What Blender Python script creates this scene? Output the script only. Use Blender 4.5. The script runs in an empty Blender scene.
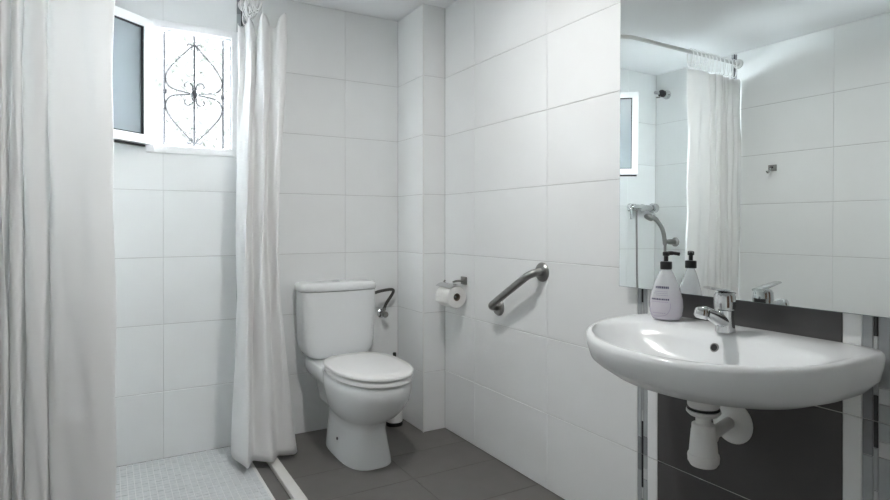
import bpy, bmesh, math, random
from mathutils import Vector, Matrix

random.seed(7)
scene = bpy.context.scene
COL = scene.collection
R = math.radians

# ------------------------------------------------------------------ camera
F_PX, HORIZON, YAW, EYE = 580.0, 225.0, 30.2, 1.107
cam_d = bpy.data.cameras.new('camera')
cam = bpy.data.objects.new('camera', cam_d); COL.objects.link(cam)
cam_d.sensor_width = 36.0
cam_d.lens = F_PX / 890.0 * 36.0
cam_d.shift_y = -(250.0 - HORIZON) / 890.0
cam_d.clip_start = 0.02
cam.location = (0, 0, EYE)
cam.rotation_euler = (R(90), 0, R(-YAW))
scene.camera = cam

# ------------------------------------------------------------------ view, world, lights
scene.view_settings.view_transform = 'Standard'
scene.view_settings.look = 'None'
scene.view_settings.exposure = 0.13
scene.view_settings.gamma = 1.0
scene.view_settings.use_curve_mapping = False
scene.cycles.use_denoising = True
scene.cycles.max_bounces = 16
scene.cycles.diffuse_bounces = 8
scene.cycles.glossy_bounces = 6
scene.cycles.sample_clamp_indirect = 60.0

world = bpy.data.worlds.new('sky'); scene.world = world
world.use_nodes = True
bg = world.node_tree.nodes['Background']
bg.inputs[0].default_value = (0.93, 0.97, 1.0, 1)
bg.inputs[1].default_value = 1.05

def area_light(name, loc, size, power, color, rot=(0, 0, 0), shape='DISK', size_y=None, portal=False):
    l = bpy.data.lights.new(name, 'AREA'); l.shape = shape; l.size = size
    if size_y: l.size_y = size_y
    l.energy = power; l.color = color
    o = bpy.data.objects.new(name, l); COL.objects.link(o)
    o.location = loc; o.rotation_euler = rot
    if portal: l.cycles.is_portal = True
    return o
area_light('ceiling_light', (0.76, 1.62, 2.27), 0.12, 13.5, (1.0, 0.985, 0.96))
# hazy daylight falling through the open window
sun_d = bpy.data.lights.new('daylight', 'SUN'); sun_d.energy = 165.0; sun_d.angle = R(92); sun_d.color = (0.87, 0.95, 1.0)
sun = bpy.data.objects.new('daylight', sun_d); COL.objects.link(sun); sun.location = (2, 8, 4)
sun.rotation_euler = Vector((-0.54, -0.74, -0.38)).to_track_quat('-Z', 'Y').to_euler()

# room numbers (metres; x along the back wall, y away from the camera along the basin wall)
XR, XL, YB, YREAR, ZC = 1.591, -0.53, 3.048, -1.0, 2.29
COLX, COLY = 1.457, 2.734
ROW = 0.318
WIN = (0.165, 0.560, 1.462, 2.062)            # hole for the window in the back wall
area_light('window_portal', ((WIN[0]+WIN[1])/2, YB+0.10, (WIN[2]+WIN[3])/2), WIN[1]-WIN[0], 1.0, (1, 1, 1),
           rot=(R(-90), 0, 0), shape='RECTANGLE', size_y=WIN[3]-WIN[2], portal=True)

# ------------------------------------------------------------------ materials
MATS = {}
def mat(name, color, rough=0.5, metal=0.0, spec=0.5, noise=0.0, nscale=20.0, bump=0.0, bscale=60.0,
        trans=0.0, coat=0.0, ior=1.45, objvar=0.0, alpha=1.0):
    if name in MATS: return MATS[name]
    m = bpy.data.materials.new(name); m.use_nodes = True
    nt = m.node_tree; p = nt.nodes['Principled BSDF']
    p.inputs['Base Color'].default_value = (*color, 1)
    p.inputs['Roughness'].default_value = rough
    p.inputs['Metallic'].default_value = metal
    p.inputs['IOR'].default_value = ior
    p.inputs['Specular IOR Level'].default_value = spec
    p.inputs['Transmission Weight'].default_value = trans
    p.inputs['Coat Weight'].default_value = coat
    p.inputs['Alpha'].default_value = alpha
    tc = nt.nodes.new('ShaderNodeTexCoord')
    last = None
    if noise > 0:
        n = nt.nodes.new('ShaderNodeTexNoise'); n.inputs['Scale'].default_value = nscale
        n.inputs['Detail'].default_value = 4
        nt.links.new(tc.outputs['Object'], n.inputs['Vector'])
        mr = nt.nodes.new('ShaderNodeMapRange')
        mr.inputs['From Min'].default_value = 0.3; mr.inputs['From Max'].default_value = 0.7
        mr.inputs['To Min'].default_value = 1 - noise; mr.inputs['To Max'].default_value = 1 + noise
        nt.links.new(n.outputs['Fac'], mr.inputs['Value'])
        last = mr.outputs['Result']
    if objvar > 0:
        oi = nt.nodes.new('ShaderNodeObjectInfo')
        mr2 = nt.nodes.new('ShaderNodeMapRange')
        mr2.inputs['To Min'].default_value = 1 - objvar; mr2.inputs['To Max'].default_value = 1 + objvar
        nt.links.new(oi.outputs['Random'], mr2.inputs['Value'])
        if last is None: last = mr2.outputs['Result']
        else:
            mm = nt.nodes.new('ShaderNodeMath'); mm.operation = 'MULTIPLY'
            nt.links.new(last, mm.inputs[0]); nt.links.new(mr2.outputs['Result'], mm.inputs[1]); last = mm.outputs[0]
    if last is not None:
        vm = nt.nodes.new('ShaderNodeVectorMath'); vm.operation = 'SCALE'
        vm.inputs[0].default_value = color
        nt.links.new(last, vm.inputs['Scale'])
        nt.links.new(vm.outputs['Vector'], p.inputs['Base Color'])
    if bump > 0:
        b = nt.nodes.new('ShaderNodeBump'); b.inputs['Strength'].default_value = bump
        b.inputs['Distance'].default_value = 0.002
        n2 = nt.nodes.new('ShaderNodeTexNoise'); n2.inputs['Scale'].default_value = bscale
        nt.links.new(tc.outputs['Object'], n2.inputs['Vector'])
        nt.links.new(n2.outputs['Fac'], b.inputs['Height'])
        nt.links.new(b.outputs['Normal'], p.inputs['Normal'])
    MATS[name] = m
    return m

def fabric_mat(name, color, translucency):
    m = bpy.data.materials.new(name); m.use_nodes = True
    nt = m.node_tree; nt.nodes.clear()
    out = nt.nodes.new('ShaderNodeOutputMaterial'); mx = nt.nodes.new('ShaderNodeMixShader')
    d = nt.nodes.new('ShaderNodeBsdfDiffuse'); t = nt.nodes.new('ShaderNodeBsdfTranslucent')
    tc = nt.nodes.new('ShaderNodeTexCoord'); w = nt.nodes.new('ShaderNodeTexNoise')
    w.inputs['Scale'].default_value = 9; w.inputs['Detail'].default_value = 3
    b = nt.nodes.new('ShaderNodeBump'); b.inputs['Strength'].default_value = 0.25; b.inputs['Distance'].default_value = 0.012
    nt.links.new(tc.outputs['Object'], w.inputs['Vector']); nt.links.new(w.outputs['Fac'], b.inputs['Height'])
    d.inputs['Color'].default_value = (*color, 1); t.inputs['Color'].default_value = (*color, 1)
    nt.links.new(b.outputs['Normal'], d.inputs['Normal'])
    mx.inputs[0].default_value = translucency
    nt.links.new(d.outputs[0], mx.inputs[1]); nt.links.new(t.outputs[0], mx.inputs[2]); nt.links.new(mx.outputs[0], out.inputs[0])
    return m

M_TILE = mat('white_wall_tile', (0.84, 0.855, 0.852), 0.32, noise=0.012, nscale=5, objvar=0.012, bump=0.05, bscale=25)
M_GROUT = mat('grout', (0.60, 0.60, 0.595), 0.9, noise=0.05)
M_PLASTER = mat('ceiling_plaster', (0.88, 0.89, 0.90), 0.85, bump=0.15, bscale=40)
M_DARK = mat('charcoal_tile', (0.078, 0.076, 0.077), 0.28, noise=0.12, nscale=4)
M_FLOOR = mat('grey_floor_tile', (0.15, 0.142, 0.135), 0.42, noise=0.06, nscale=9, objvar=0.03, bump=0.06, bscale=80)
M_FGROUT = mat('floor_grout', (0.125, 0.12, 0.114), 0.9)
M_MOSAIC = mat('white_mosaic', (0.66, 0.68, 0.69), 0.35, noise=0.06, nscale=30)
M_MGROUT = mat('mosaic_grout', (0.80, 0.81, 0.81), 0.9)
M_CERAMIC = mat('white_ceramic', (0.80, 0.82, 0.825), 0.2, coat=0.12, noise=0.006, nscale=3)
M_SEAT = mat('seat_plastic', (0.83, 0.83, 0.825), 0.22, noise=0.006)
M_PLASTIC = mat('white_plastic', (0.80, 0.80, 0.79), 0.35, noise=0.01)
M_CHROME = mat('chrome', (0.68, 0.69, 0.70), 0.07, metal=1.0, noise=0.02)
M_STEEL = mat('brushed_steel', (0.33, 0.33, 0.32), 0.34, metal=1.0, noise=0.06, nscale=60)
M_HOSE = mat('braided_hose', (0.10, 0.097, 0.092), 0.45, metal=0.6, noise=0.25, nscale=300)
M_BLACK = mat('black_plastic', (0.012, 0.012, 0.013), 0.3, noise=0.05)
M_DIM = mat('dark_recess', (0.03, 0.03, 0.03), 0.7, noise=0.05)
M_ALU = mat('white_aluminium', (0.90, 0.905, 0.91), 0.3, noise=0.008)
def pane_mat():
    m = bpy.data.materials.new('frosted_pane'); m.use_nodes = True
    nt = m.node_tree; p = nt.nodes['Principled BSDF']; out = nt.nodes['Material Output']
    p.inputs['Base Color'].default_value = (0.42, 0.455, 0.48, 1); p.inputs['Roughness'].default_value = 0.2
    t = nt.nodes.new('ShaderNodeBsdfTranslucent'); t.inputs['Color'].default_value = (0.80, 0.84, 0.87, 1)
    mx = nt.nodes.new('ShaderNodeMixShader'); mx.inputs[0].default_value = 0.5
    nt.links.new(p.outputs[0], mx.inputs[1]); nt.links.new(t.outputs[0], mx.inputs[2])
    tr = nt.nodes.new('ShaderNodeBsdfTransparent'); tr.inputs['Color'].default_value = (0.92, 0.95, 0.97, 1)
    m2 = nt.nodes.new('ShaderNodeMixShader'); m2.inputs[0].default_value = 0.55
    nt.links.new(mx.outputs[0], m2.inputs[1]); nt.links.new(tr.outputs[0], m2.inputs[2]); nt.links.new(m2.outputs[0], out.inputs[0])
    return m
M_PANE = pane_mat()
M_PAPER = mat('toilet_paper', (0.82, 0.82, 0.80), 0.95, noise=0.02, nscale=80, bump=0.1, bscale=200)
M_CARD = mat('cardboard', (0.25, 0.20, 0.15), 0.9, noise=0.05)
M_IRON = mat('painted_iron', (0.06, 0.06, 0.065), 0.7, spec=0.1, noise=0.05)
M_LEAF = mat('pale_leaf', (0.20, 0.215, 0.195), 0.6, noise=0.2, nscale=8)
M_BARK = mat('bark', (0.33, 0.31, 0.28), 0.9, noise=0.2, nscale=20)
M_GREYS = [mat('mosaic_light_grey', (0.40, 0.42, 0.43), 0.25, noise=0.04),
           mat('mosaic_mid_grey', (0.235, 0.245, 0.255), 0.25, noise=0.05),
           mat('mosaic_dark_bar', (0.035, 0.037, 0.04), 0.25, noise=0.05),
           mat('mosaic_pale', (0.56, 0.58, 0.58), 0.25, noise=0.03)]
M_CURTAIN = fabric_mat('white_curtain_fabric', (0.92, 0.92, 0.915), 0.18)
M_MIRROR = mat('mirror_silver', (0.90, 0.935, 0.925), 0.0, metal=1.0)
M_MEDGE = mat('mirror_edge', (0.25, 0.30, 0.30), 0.25, noise=0.03)
M_BOTTLE = mat('clear_bottle', (0.84, 0.86, 0.88), 0.12, noise=0.01, alpha=0.50)
M_LIQUID = mat('lavender_liquid', (0.72, 0.62, 0.74), 0.25, noise=0.02)
M_PRINT = mat('dark_print', (0.05, 0.05, 0.09), 0.6, noise=0.05)
M_PRINT2 = mat('grey_print', (0.26, 0.24, 0.31), 0.6, noise=0.05)
M_LABEL = mat('bottle_label', (0.74, 0.72, 0.79), 0.4, noise=0.01)

# ------------------------------------------------------------------ mesh helpers
def finish(name, bm, m, parent=None, smooth=True, angle=38, recenter=True):
    bmesh.ops.recalc_face_normals(bm, faces=bm.faces[:])
    me = bpy.data.meshes.new(name); bm.to_mesh(me); bm.free()
    c = Vector((0, 0, 0))
    if recenter and len(me.vertices):
        xs = [v.co for v in me.vertices]
        lo = Vector([min(v[i] for v in xs) for i in range(3)]); hi = Vector([max(v[i] for v in xs) for i in range(3)])
        c = (lo + hi) / 2
        if parent is None: c.z = lo.z
        me.transform(Matrix.Translation(-c))
    if smooth:
        me.polygons.foreach_set('use_smooth', [True] * len(me.polygons))
        me.set_sharp_from_angle(angle=R(angle))
    me.materials.append(m)
    o = bpy.data.objects.new(name, me); COL.objects.link(o)
    o.location = c
    if parent is not None:
        o.parent = parent
        o.location = c - world_loc(parent)
    return o

def world_loc(o):
    v = Vector(o.location); p = o.parent
    while p is not None:
        v = v + Vector(p.location); p = p.parent
    return v

def thing(name, loc, label, cat, group=None):
    o = bpy.data.objects.new(name, None); COL.objects.link(o)
    o.location = loc; o.empty_display_size = 0.05
    return tag(o, label, cat, group)

def tag(o, label=None, cat=None, group=None, kind=None):
    if label: o['label'] = label
    if cat: o['category'] = cat
    if group: o['group'] = group
    if kind: o['kind'] = kind
    return o

def box(bm, x0, x1, y0, y1, z0, z1, bev=0.0, seg=2):
    r = bmesh.ops.create_cube(bm, size=1.0)
    vs = r['verts']
    for v in vs:
        v.co = Vector(((x0 + x1) / 2 + v.co.x * (x1 - x0), (y0 + y1) / 2 + v.co.y * (y1 - y0), (z0 + z1) / 2 + v.co.z * (z1 - z0)))
    if bev > 0:
        es = list({e for v in vs for e in v.link_edges})
        bmesh.ops.bevel(bm, geom=es, offset=bev, segments=seg, affect='EDGES', profile=0.5)
    return bm

def loft(bm, rings, cap0=True, cap1=True, closed=True):
    vr = [[bm.verts.new(p) for p in r] for r in rings]
    n = len(vr[0])
    for a, b in zip(vr[:-1], vr[1:]):
        for i in range(n if closed else n - 1):
            j = (i + 1) % n
            bm.faces.new((a[i], a[j], b[j], b[i]))
    if cap0: bm.faces.new(list(reversed(vr[0])))
    if cap1: bm.faces.new(vr[-1])
    return bm

def frame_axes(d):
    d = d.normalized()
    up = Vector((0, 0, 1)) if abs(d.z) < 0.9 else Vector((1, 0, 0))
    a = d.cross(up).normalized(); b = d.cross(a).normalized()
    return a, b

def tube(bm, pts, rad, seg=12, cap=True, closed=False):
    pts = [Vector(p) for p in pts]; n = len(pts)
    rads = rad if isinstance(rad, (list, tuple)) else [rad] * n
    rings = []; a = b = None
    for i, p in enumerate(pts):
        if closed: d = pts[(i + 1) % n] - pts[i - 1]
        else: d = pts[min(i + 1, n - 1)] - pts[max(i - 1, 0)]
        d.normalize()
        if a is None: a, b = frame_axes(d)
        else:
            a = (a - d * a.dot(d)).normalized(); b = d.cross(a).normalized()
        rings.append([p + (a * math.cos(2 * math.pi * k / seg) + b * math.sin(2 * math.pi * k / seg)) * rads[i] for k in range(seg)])
    if closed:
        rings.append(rings[0])
        vr = [[bm.verts.new(q) for q in r] for r in rings[:-1]]
        vr.append(vr[0])
        for A, B in zip(vr[:-1], vr[1:]):
            for i in range(seg):
                j = (i + 1) % seg
                bm.faces.new((A[i], A[j], B[j], B[i]))
        return bm
    return loft(bm, rings, cap, cap)

def lathe(bm, prof, origin, axis=(0, 0, 1), seg=32, cap=True):
    """prof: (radius, distance along axis)"""
    ax = Vector(axis).normalized(); a, b = frame_axes(ax); o = Vector(origin)
    rings = [[o + ax * h + (a * math.cos(2 * math.pi * k / seg) + b * math.sin(2 * math.pi * k / seg)) * max(r, 1e-4) for k in range(seg)] for r, h in prof]
    return loft(bm, rings, cap, cap)

def catmull(pts, n):
    pts = [Vector(p) for p in pts]; P = [pts[0] * 2 - pts[1]] + pts + [pts[-1] * 2 - pts[-2]]
    out = []; segs = len(pts) - 1
    for i in range(n):
        t = i / (n - 1) * segs; k = min(int(t), segs - 1); u = t - k
        p0, p1, p2, p3 = P[k:k + 4]
        out.append(0.5 * ((2 * p1) + (p2 - p0) * u + (2 * p0 - 5 * p1 + 4 * p2 - p3) * u * u + (3 * p1 - p0 - 3 * p2 + p3) * u ** 3))
    return out

def sgnpow(c, e): return math.copysign(abs(c) ** e, c)

# ------------------------------------------------------------------ the room shell
def slab(name, boxes, m):
    bm = bmesh.new()
    for b in boxes: box(bm, *b)
    return tag(finish(name, bm, m, smooth=False), kind='structure')

TILE_MESH = {}
def tile_mesh(w, h, th, name):
    key = (round(w, 4), round(h, 4), th, name)
    if key not in TILE_MESH:
        bm = bmesh.new(); box(bm, -w / 2, w / 2, -h / 2, h / 2, -th, 0, 0.0)
        top = [e for e in bm.edges if all(v.co.z > -th / 2 for v in e.verts)]
        bmesh.ops.bevel(bm, geom=top, offset=0.0012, segments=1, affect='EDGES')
        me = bpy.data.meshes.new(name); bm.to_mesh(me); bm.free()
        TILE_MESH[key] = me
    return TILE_MESH[key]

def holed_tile_mesh(w, h, th, hole, name):
    """hole given in tile-centred coordinates; one seamless plate with the hole cut out"""
    us = sorted({-w / 2, w / 2, *[min(max(q, -w / 2), w / 2) for q in hole[:2]]})
    vs = sorted({-h / 2, h / 2, *[min(max(q, -h / 2), h / 2) for q in hole[2:]]})
    bm = bmesh.new(); grid = {}
    def V(u, v):
        if (u, v) not in grid: grid[(u, v)] = bm.verts.new((u, v, 0))
        return grid[(u, v)]
    n = 0
    for u0, u1 in zip(us[:-1], us[1:]):
        for v0, v1 in zip(vs[:-1], vs[1:]):
            cu, cv = (u0 + u1) / 2, (v0 + v1) / 2
            if hole[0] < cu < hole[1] and hole[2] < cv < hole[3]: continue
            bm.faces.new((V(u0, v0), V(u1, v0), V(u1, v1), V(u0, v1))); n += 1
    if n == 0: bm.free(); return None
    ret = bmesh.ops.extrude_face_region(bm, geom=bm.faces[:])
    for g in ret['geom']:
        if isinstance(g, bmesh.types.BMVert): g.co.z -= th
    bmesh.ops.recalc_face_normals(bm, faces=bm.faces[:])
    me = bpy.data.meshes.new(name); bm.to_mesh(me); bm.free()
    return me

def place_piece(me, m, parent, name, pos, uax, vax, nax):
    if not me.materials: me.materials.append(m)
    o = bpy.data.objects.new(name, me); COL.objects.link(o)
    if me.materials[0] is not m:
        o.material_slots[0].link = 'OBJECT'; o.material_slots[0].material = m
    rot = Matrix((uax, vax, nax)).transposed().to_4x4()
    o.rotation_euler = rot.to_euler()
    o.parent = parent; o.location = Vector(pos) - world_loc(parent)
    return o

GAP = 0.0027
def tile_surface(parent, origin, uax, vax, us, vs, matf, name='tile', th=0.006, hole=None, gap=GAP, vgap=0.0016):
    """us, vs: joint positions along the two axes; origin on the FACE of the tiles"""
    uax, vax = Vector(uax), Vector(vax); nax = uax.cross(vax); O = Vector(origin)
    for v0, v1 in zip(vs[:-1], vs[1:]):
        for u0, u1 in zip(us[:-1], us[1:]):
            w, h = u1 - u0 - vgap, v1 - v0 - gap
            if w < 0.004 or h < 0.004: continue
            cu, cv = (u0 + u1) / 2, (v0 + v1) / 2
            m = matf(cu, cv)
            if m is None: continue
            me = tile_mesh(w, h, th, name)
            if hole and hole[0] < u1 and hole[1] > u0 and hole[2] < v1 and hole[3] > v0:
                me = holed_tile_mesh(w, h, th, (hole[0] - cu, hole[1] - cu, hole[2] - cv, hole[3] - cv), name)
                if me is None: continue
            place_piece(me, m, parent, name, O + uax * cu + vax * cv, uax, vax, nax)

def mosaic_strip(parent, origin, uax, vax, u0, u1, z0, z1, seed):
    """vertical border of small grey ceramic pieces: a column of blocks, a thin dark bar, a second column of blocks"""
    rnd = random.Random(seed)
    uax, vax = Vector(uax), Vector(vax); nax = uax.cross(vax); O = Vector(origin)
    w = u1 - u0
    cuts = [u0, u0 + w * 0.40, u0 + w * 0.58, u1]
    for c in range(3):
        k = 0
        while z0 + k * ROW < z1 - 0.01:
            base = z0 + k * ROW; top = min(base + ROW, z1)
            if c == 1: parts = [(0.0, 0.36, 2), (0.36, 0.48, 3), (0.48, 0.80, 0), (0.80, 1.0, 2)]
            elif c == 0: parts = [(0.0, 0.27, 1), (0.27, 0.82, 0), (0.82, 1.0, 1)]
            else: parts = [(0.0, 0.20, 1), (0.20, 0.74, 0), (0.74, 0.86, 3), (0.86, 1.0, 0)]
            off = rnd.choice([0, 0, 1])
            if off: parts = [(1 - b, 1 - a, m) for a, b, m in parts]
            for a, b, mi in parts:
                za, zb = base + a * ROW, base + b * ROW
                zb = min(zb, top)
                if zb - za < 0.012: continue
                me = tile_mesh(cuts[c + 1] - cuts[c] - 0.0012, zb - za - 0.0015, 0.006, 'mosaic_piece')
                place_piece(me, M_GREYS[mi], parent, 'mosaic_piece', O + uax * ((cuts[c] + cuts[c + 1]) / 2) + vax * ((za + zb) / 2), uax, vax, nax)
            k += 1

T = 0.003                                           # how far the tile faces stand in front of the grout
rows = [0, ROW, 2 * ROW, 3 * ROW, 4 * ROW, 5 * ROW, 6 * ROW, ZC]
white = lambda u, v: M_TILE

# back wall, with the window hole
yb0, yb1 = YB + T, YB + 0.09
w0, w1, wz0, wz1 = WIN
wall_back = slab('wall_back', [(XL - 0.2, w0, yb0, yb1, 0, ZC), (w1, XR + 0.2, yb0, yb1, 0, ZC),
                               (w0, w1, yb0, yb1, 0, wz0), (w0, w1, yb0, yb1, wz1, ZC)], M_GROUT)
BACK = ((0, YB, 0), (1, 0, 0), (0, 0, 1))
STRIPB = (0.562, 0.614)
us_back_a = [XL, -0.226, 0.228, STRIPB[0]]
us_back_b = [STRIPB[1], 0.686, 1.135, COLX]
tile_surface(wall_back, *BACK, us_back_a, rows, white, hole=WIN, name='wall_tile')
tile_surface(wall_back, *BACK, us_back_b, rows, white, name='wall_tile')
mosaic_strip(wall_back, *BACK, *STRIPB, 0, ZC, 3)

# basin wall on the right
wall_right = slab('wall_right', [(XR + T, XR + 0.2, YREAR, YB + 0.2, 0, ZC)], M_GROUT)
RIGHT = ((XR, 0, 0), (0, -1, 0), (0, 0, 1))           # u = -y, normal towards -x
def ry(*a): return [-v for v in a]
us_r1 = ry(COLY, 2.44, 1.885, 1.405)
us_r2 = ry(0.652, 0.18, -0.30, -0.78, YREAR)
tile_surface(wall_right, *RIGHT, us_r1, rows, white, name='wall_tile')
tile_surface(wall_right, *RIGHT, us_r2, rows, white, name='wall_tile')
mosaic_strip(wall_right, *RIGHT, -1.405, -1.363, 0, ZC, 11)
tile_surface(wall_right, *RIGHT, ry(1.363, 1.321), rows, white, name='border_tile')
tile_surface(wall_right, *RIGHT, ry(1.321, 0.755), rows, lambda u, v: M_DARK, name='wall_tile')
tile_surface(wall_right, *RIGHT, ry(0.755, 0.711), rows, white, name='border_tile')
mosaic_strip(wall_right, *RIGHT, -0.711, -0.652, 0, ZC, 11)

# boxed-in column in the corner
wall_column = slab('wall_column', [(COLX + T, XR + T, COLY + T, YB + T, 0, ZC)], M_GROUT)
tile_surface(wall_column, (0, COLY, 0), (1, 0, 0), (0, 0, 1), [COLX, XR], rows, white, name='wall_tile')
tile_surface(wall_column, (COLX, 0, 0), (0, -1, 0), (0, 0, 1), [-YB, -COLY], rows, white, name='wall_tile')
bm = bmesh.new(); box(bm, COLX - 0.0015, COLX + 0.006, COLY - 0.0015, COLY + 0.006, 0, ZC)
finish('corner_trim', bm, M_PLASTIC, wall_column, smooth=False)

# left wall
STRIPL = (2.385, 2.425)
wall_left = slab('wall_left', [(XL - 0.2, XL - T, YREAR, YB + 0.2, 0, ZC)], M_GROUT)
LEFT = ((XL, 0, 0), (0, 1, 0), (0, 0, 1))
tile_surface(wall_left, *LEFT, [YREAR, -0.62, -0.02, 0.58, 1.18, 1.78, STRIPL[0]], rows, white, name='wall_tile', vgap=0.0006)
tile_surface(wall_left, *LEFT, [STRIPL[1], YB], rows, white, name='wall_tile')
mosaic_strip(wall_left, *LEFT, *STRIPL, 0, ZC, 3)

# wall behind the camera
wall_rear = slab('wall_rear', [(XL - 0.2, XR + 0.2, YREAR - 0.2, YREAR - T, 0, ZC)], M_GROUT)
tile_surface(wall_rear, (0, YREAR, 0), (-1, 0, 0), (0, 0, 1), [-XR, -1.0, -0.40, 0.2, -XL], rows, white, name='wall_tile')

door = bpy.data.objects.new('added_door_1', None); COL.objects.link(door); door.location = (0.75, YREAR, 0); tag(door, 'unseen brown wooden door added behind the viewer for chrome reflections', kind='structure')  # unseen door, added so the chrome has something dark to reflect
M_WOOD = mat('brown_wood', (0.17, 0.10, 0.06), 0.4, noise=0.15, nscale=6)
bm = bmesh.new(); box(bm, 0.36, 1.14, YREAR, YREAR + 0.035, 0.004, 2.03, 0.003); finish('leaf', bm, M_WOOD, door)
bm = bmesh.new()
for b in ((0.28, 0.36, 0, 2.11), (1.14, 1.22, 0, 2.11), (0.36, 1.14, 2.03, 2.11)): box(bm, b[0], b[1], YREAR, YREAR + 0.045, b[2], b[3], 0.003)
finish('door_frame', bm, M_WOOD, door)
bm = bmesh.new(); tube(bm, [(0.44, YREAR + 0.03, 1.0), (0.44, YREAR + 0.08, 1.0), (0.56, YREAR + 0.08, 1.0)], 0.009, 10); finish('door_handle', bm, M_CHROME, door)
slab('ceiling', [(XL - 0.2, XR + 0.2, YREAR - 0.2, YB + 0.2, ZC, ZC + 0.15)], M_PLASTER)

# floor: grey tiles, a mosaic shower floor and its white threshold
TRAYX, TRAYY = 0.585, 2.33                            # inner edges of the mosaic
CURBX = (0.642, 0.688); CURBY = (2.255, 2.298)
floor = slab('floor', [(XL - 0.2, XR + 0.2, YREAR - 0.2, YB + 0.2, -0.15, -T)], M_FGROUT)
FL = ((0, 0, 0), (1, 0, 0), (0, 1, 0))
tile_surface(floor, *FL, [CURBX[1], 1.155, XR], [CURBY[0], 2.52, YB], lambda u, v: M_FLOOR, name='floor_tile', gap=0.0015, vgap=0.0012)
tile_surface(floor, *FL, [XL, 0.02, 0.588, 1.155, XR], [YREAR, -0.38, 0.20, 0.78, 1.36, 1.94, CURBY[0]], lambda u, v: M_FLOOR, name='floor_tile', gap=0.0015, vgap=0.0012)
tile_surface(floor, *FL, [TRAYX, CURBX[0]], [TRAYY, 2.70, YB], lambda u, v: M_FLOOR, name='floor_tile', gap=0.0015, vgap=0.0012)
tile_surface(floor, *FL, [XL, 0.02, CURBX[0]], [CURBY[1], TRAYY], lambda u, v: M_FLOOR, name='floor_tile', gap=0.0015, vgap=0.0012)
bm = bmesh.new(); box(bm, XL, TRAYX, TRAYY, YB, -0.006, -0.0012)
finish('mosaic_bed', bm, M_MGROUT, floor, smooth=False)
bm = bmesh.new()
px_, g_ = 0.0262, 0.003
x = TRAYX - 0.0145 - px_ + g_
while x > XL:
    y = YB - px_ + g_ - 0.001
    while y > TRAYY:
        z = random.uniform(0.0, 0.0012)
        vs = [bm.verts.new(q) for q in ((x, y, z), (x + px_ - g_, y, z), (x + px_ - g_, y + px_ - g_, z), (x, y + px_ - g_, z))]
        vb = [bm.verts.new((v.co.x, v.co.y, -0.003)) for v in vs]
        bm.faces.new(vs)
        for i in range(4): bm.faces.new((vs[i], vb[i], vb[(i + 1) % 4], vs[(i + 1) % 4]))
        y -= px_
    x -= px_
tag(finish('shower_mosaic', bm, M_MOSAIC, floor, smooth=False), 'small white mosaic tiles of the shower floor', kind='stuff')
bm = bmesh.new(); box(bm, TRAYX - 0.011, TRAYX - 0.001, TRAYY, YB, -0.004, 0.002)
finish('tray_edge', bm, M_PLASTIC, floor, smooth=False)
bm = bmesh.new()
box(bm, CURBX[0], CURBX[1], CURBY[0], YB - 0.001, -0.003, 0.020, 0.003)
box(bm, XL + 0.001, CURBX[0] + 0.002, CURBY[0], CURBY[1], -0.003, 0.020, 0.003)
tag(finish('trim_1', bm, mat('threshold_stone', (0.70, 0.69, 0.66), 0.4, noise=0.03, nscale=12)), kind='structure')

# ------------------------------------------------------------------ window
win = bpy.data.objects.new('window_1', None); COL.objects.link(win); win.location = ((w0 + w1) / 2, YB, wz0)
tag(win, 'white aluminium window with its sash swung open to the shower', kind='structure')
def rect_frame(bm, x0, x1, z0, z1, fw, y0, y1, bev=0.002):
    box(bm, x0, x0 + fw, y0, y1, z0, z1, bev); box(bm, x1 - fw, x1, y0, y1, z0, z1, bev)
    box(bm, x0 + fw - 0.001, x1 - fw + 0.001, y0, y1, z1 - fw, z1, bev); box(bm, x0 + fw - 0.001, x1 - fw + 0.001, y0, y1, z0, z0 + fw, bev)
bm = bmesh.new(); rect_frame(bm, w0 - 0.010, w1 + 0.012, wz0 - 0.014, wz1 + 0.012, 0.036, YB - 0.012, YB + 0.035)
finish('frame', bm, M_ALU, win)
bm = bmesh.new(); rect_frame(bm, w0 + 0.024, w1 - 0.022, wz0 + 0.020, wz1 - 0.022, 0.006, YB + 0.010, YB + 0.030, 0)
finish('gasket', bm, mat('grey_gasket', (0.20, 0.21, 0.22), 0.6, noise=0.03), win, smooth=False)
for zz in (wz0 + 0.12, wz1 - 0.14):
    bm = bmesh.new(); lathe(bm, [(0.007, -0.03), (0.007, 0.03)], (w0 + 0.012, YB - 0.019, zz), seg=12)
    finish('hinge', bm, M_ALU, win)
# sash: hinged on the left, swung into the room, its outer face towards the camera
SW, SA = 0.320, R(40)
hx, hy = w0 + 0.004, YB - 0.020
sx = Vector((-math.cos(SA), -math.sin(SA), 0)); sn = Vector((math.sin(SA), -math.cos(SA), 0))
sz0, sz1 = wz0 + 0.020, wz1 - 0.004
def sash_box(bm, a0, a1, d0, d1, z0, z1):
    vs = []
    for z in (z0, z1):
        for a, d in ((a0, d0), (a1, d0), (a1, d1), (a0, d1)):
            p = Vector((hx, hy, z)) + sx * a + sn * d; vs.append(bm.verts.new(p))
    for f in ((0, 1, 2, 3), (4, 5, 6, 7), (0, 1, 5, 4), (1, 2, 6, 5), (2, 3, 7, 6), (3, 0, 4, 7)): bm.faces.new([vs[i] for i in f])
FWS = 0.040
bm = bmesh.new()
for a0, a1, z0, z1 in ((0, FWS, sz0, sz1), (SW - FWS, SW, sz0, sz1), (FWS, SW - FWS, sz1 - FWS, sz1), (FWS, SW - FWS, sz0, sz0 + FWS)):
    sash_box(bm, a0, a1, -0.022, 0.014, z0, z1)
sash = finish('sash', bm, M_ALU, win, smooth=False)
bm = bmesh.new()
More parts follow.
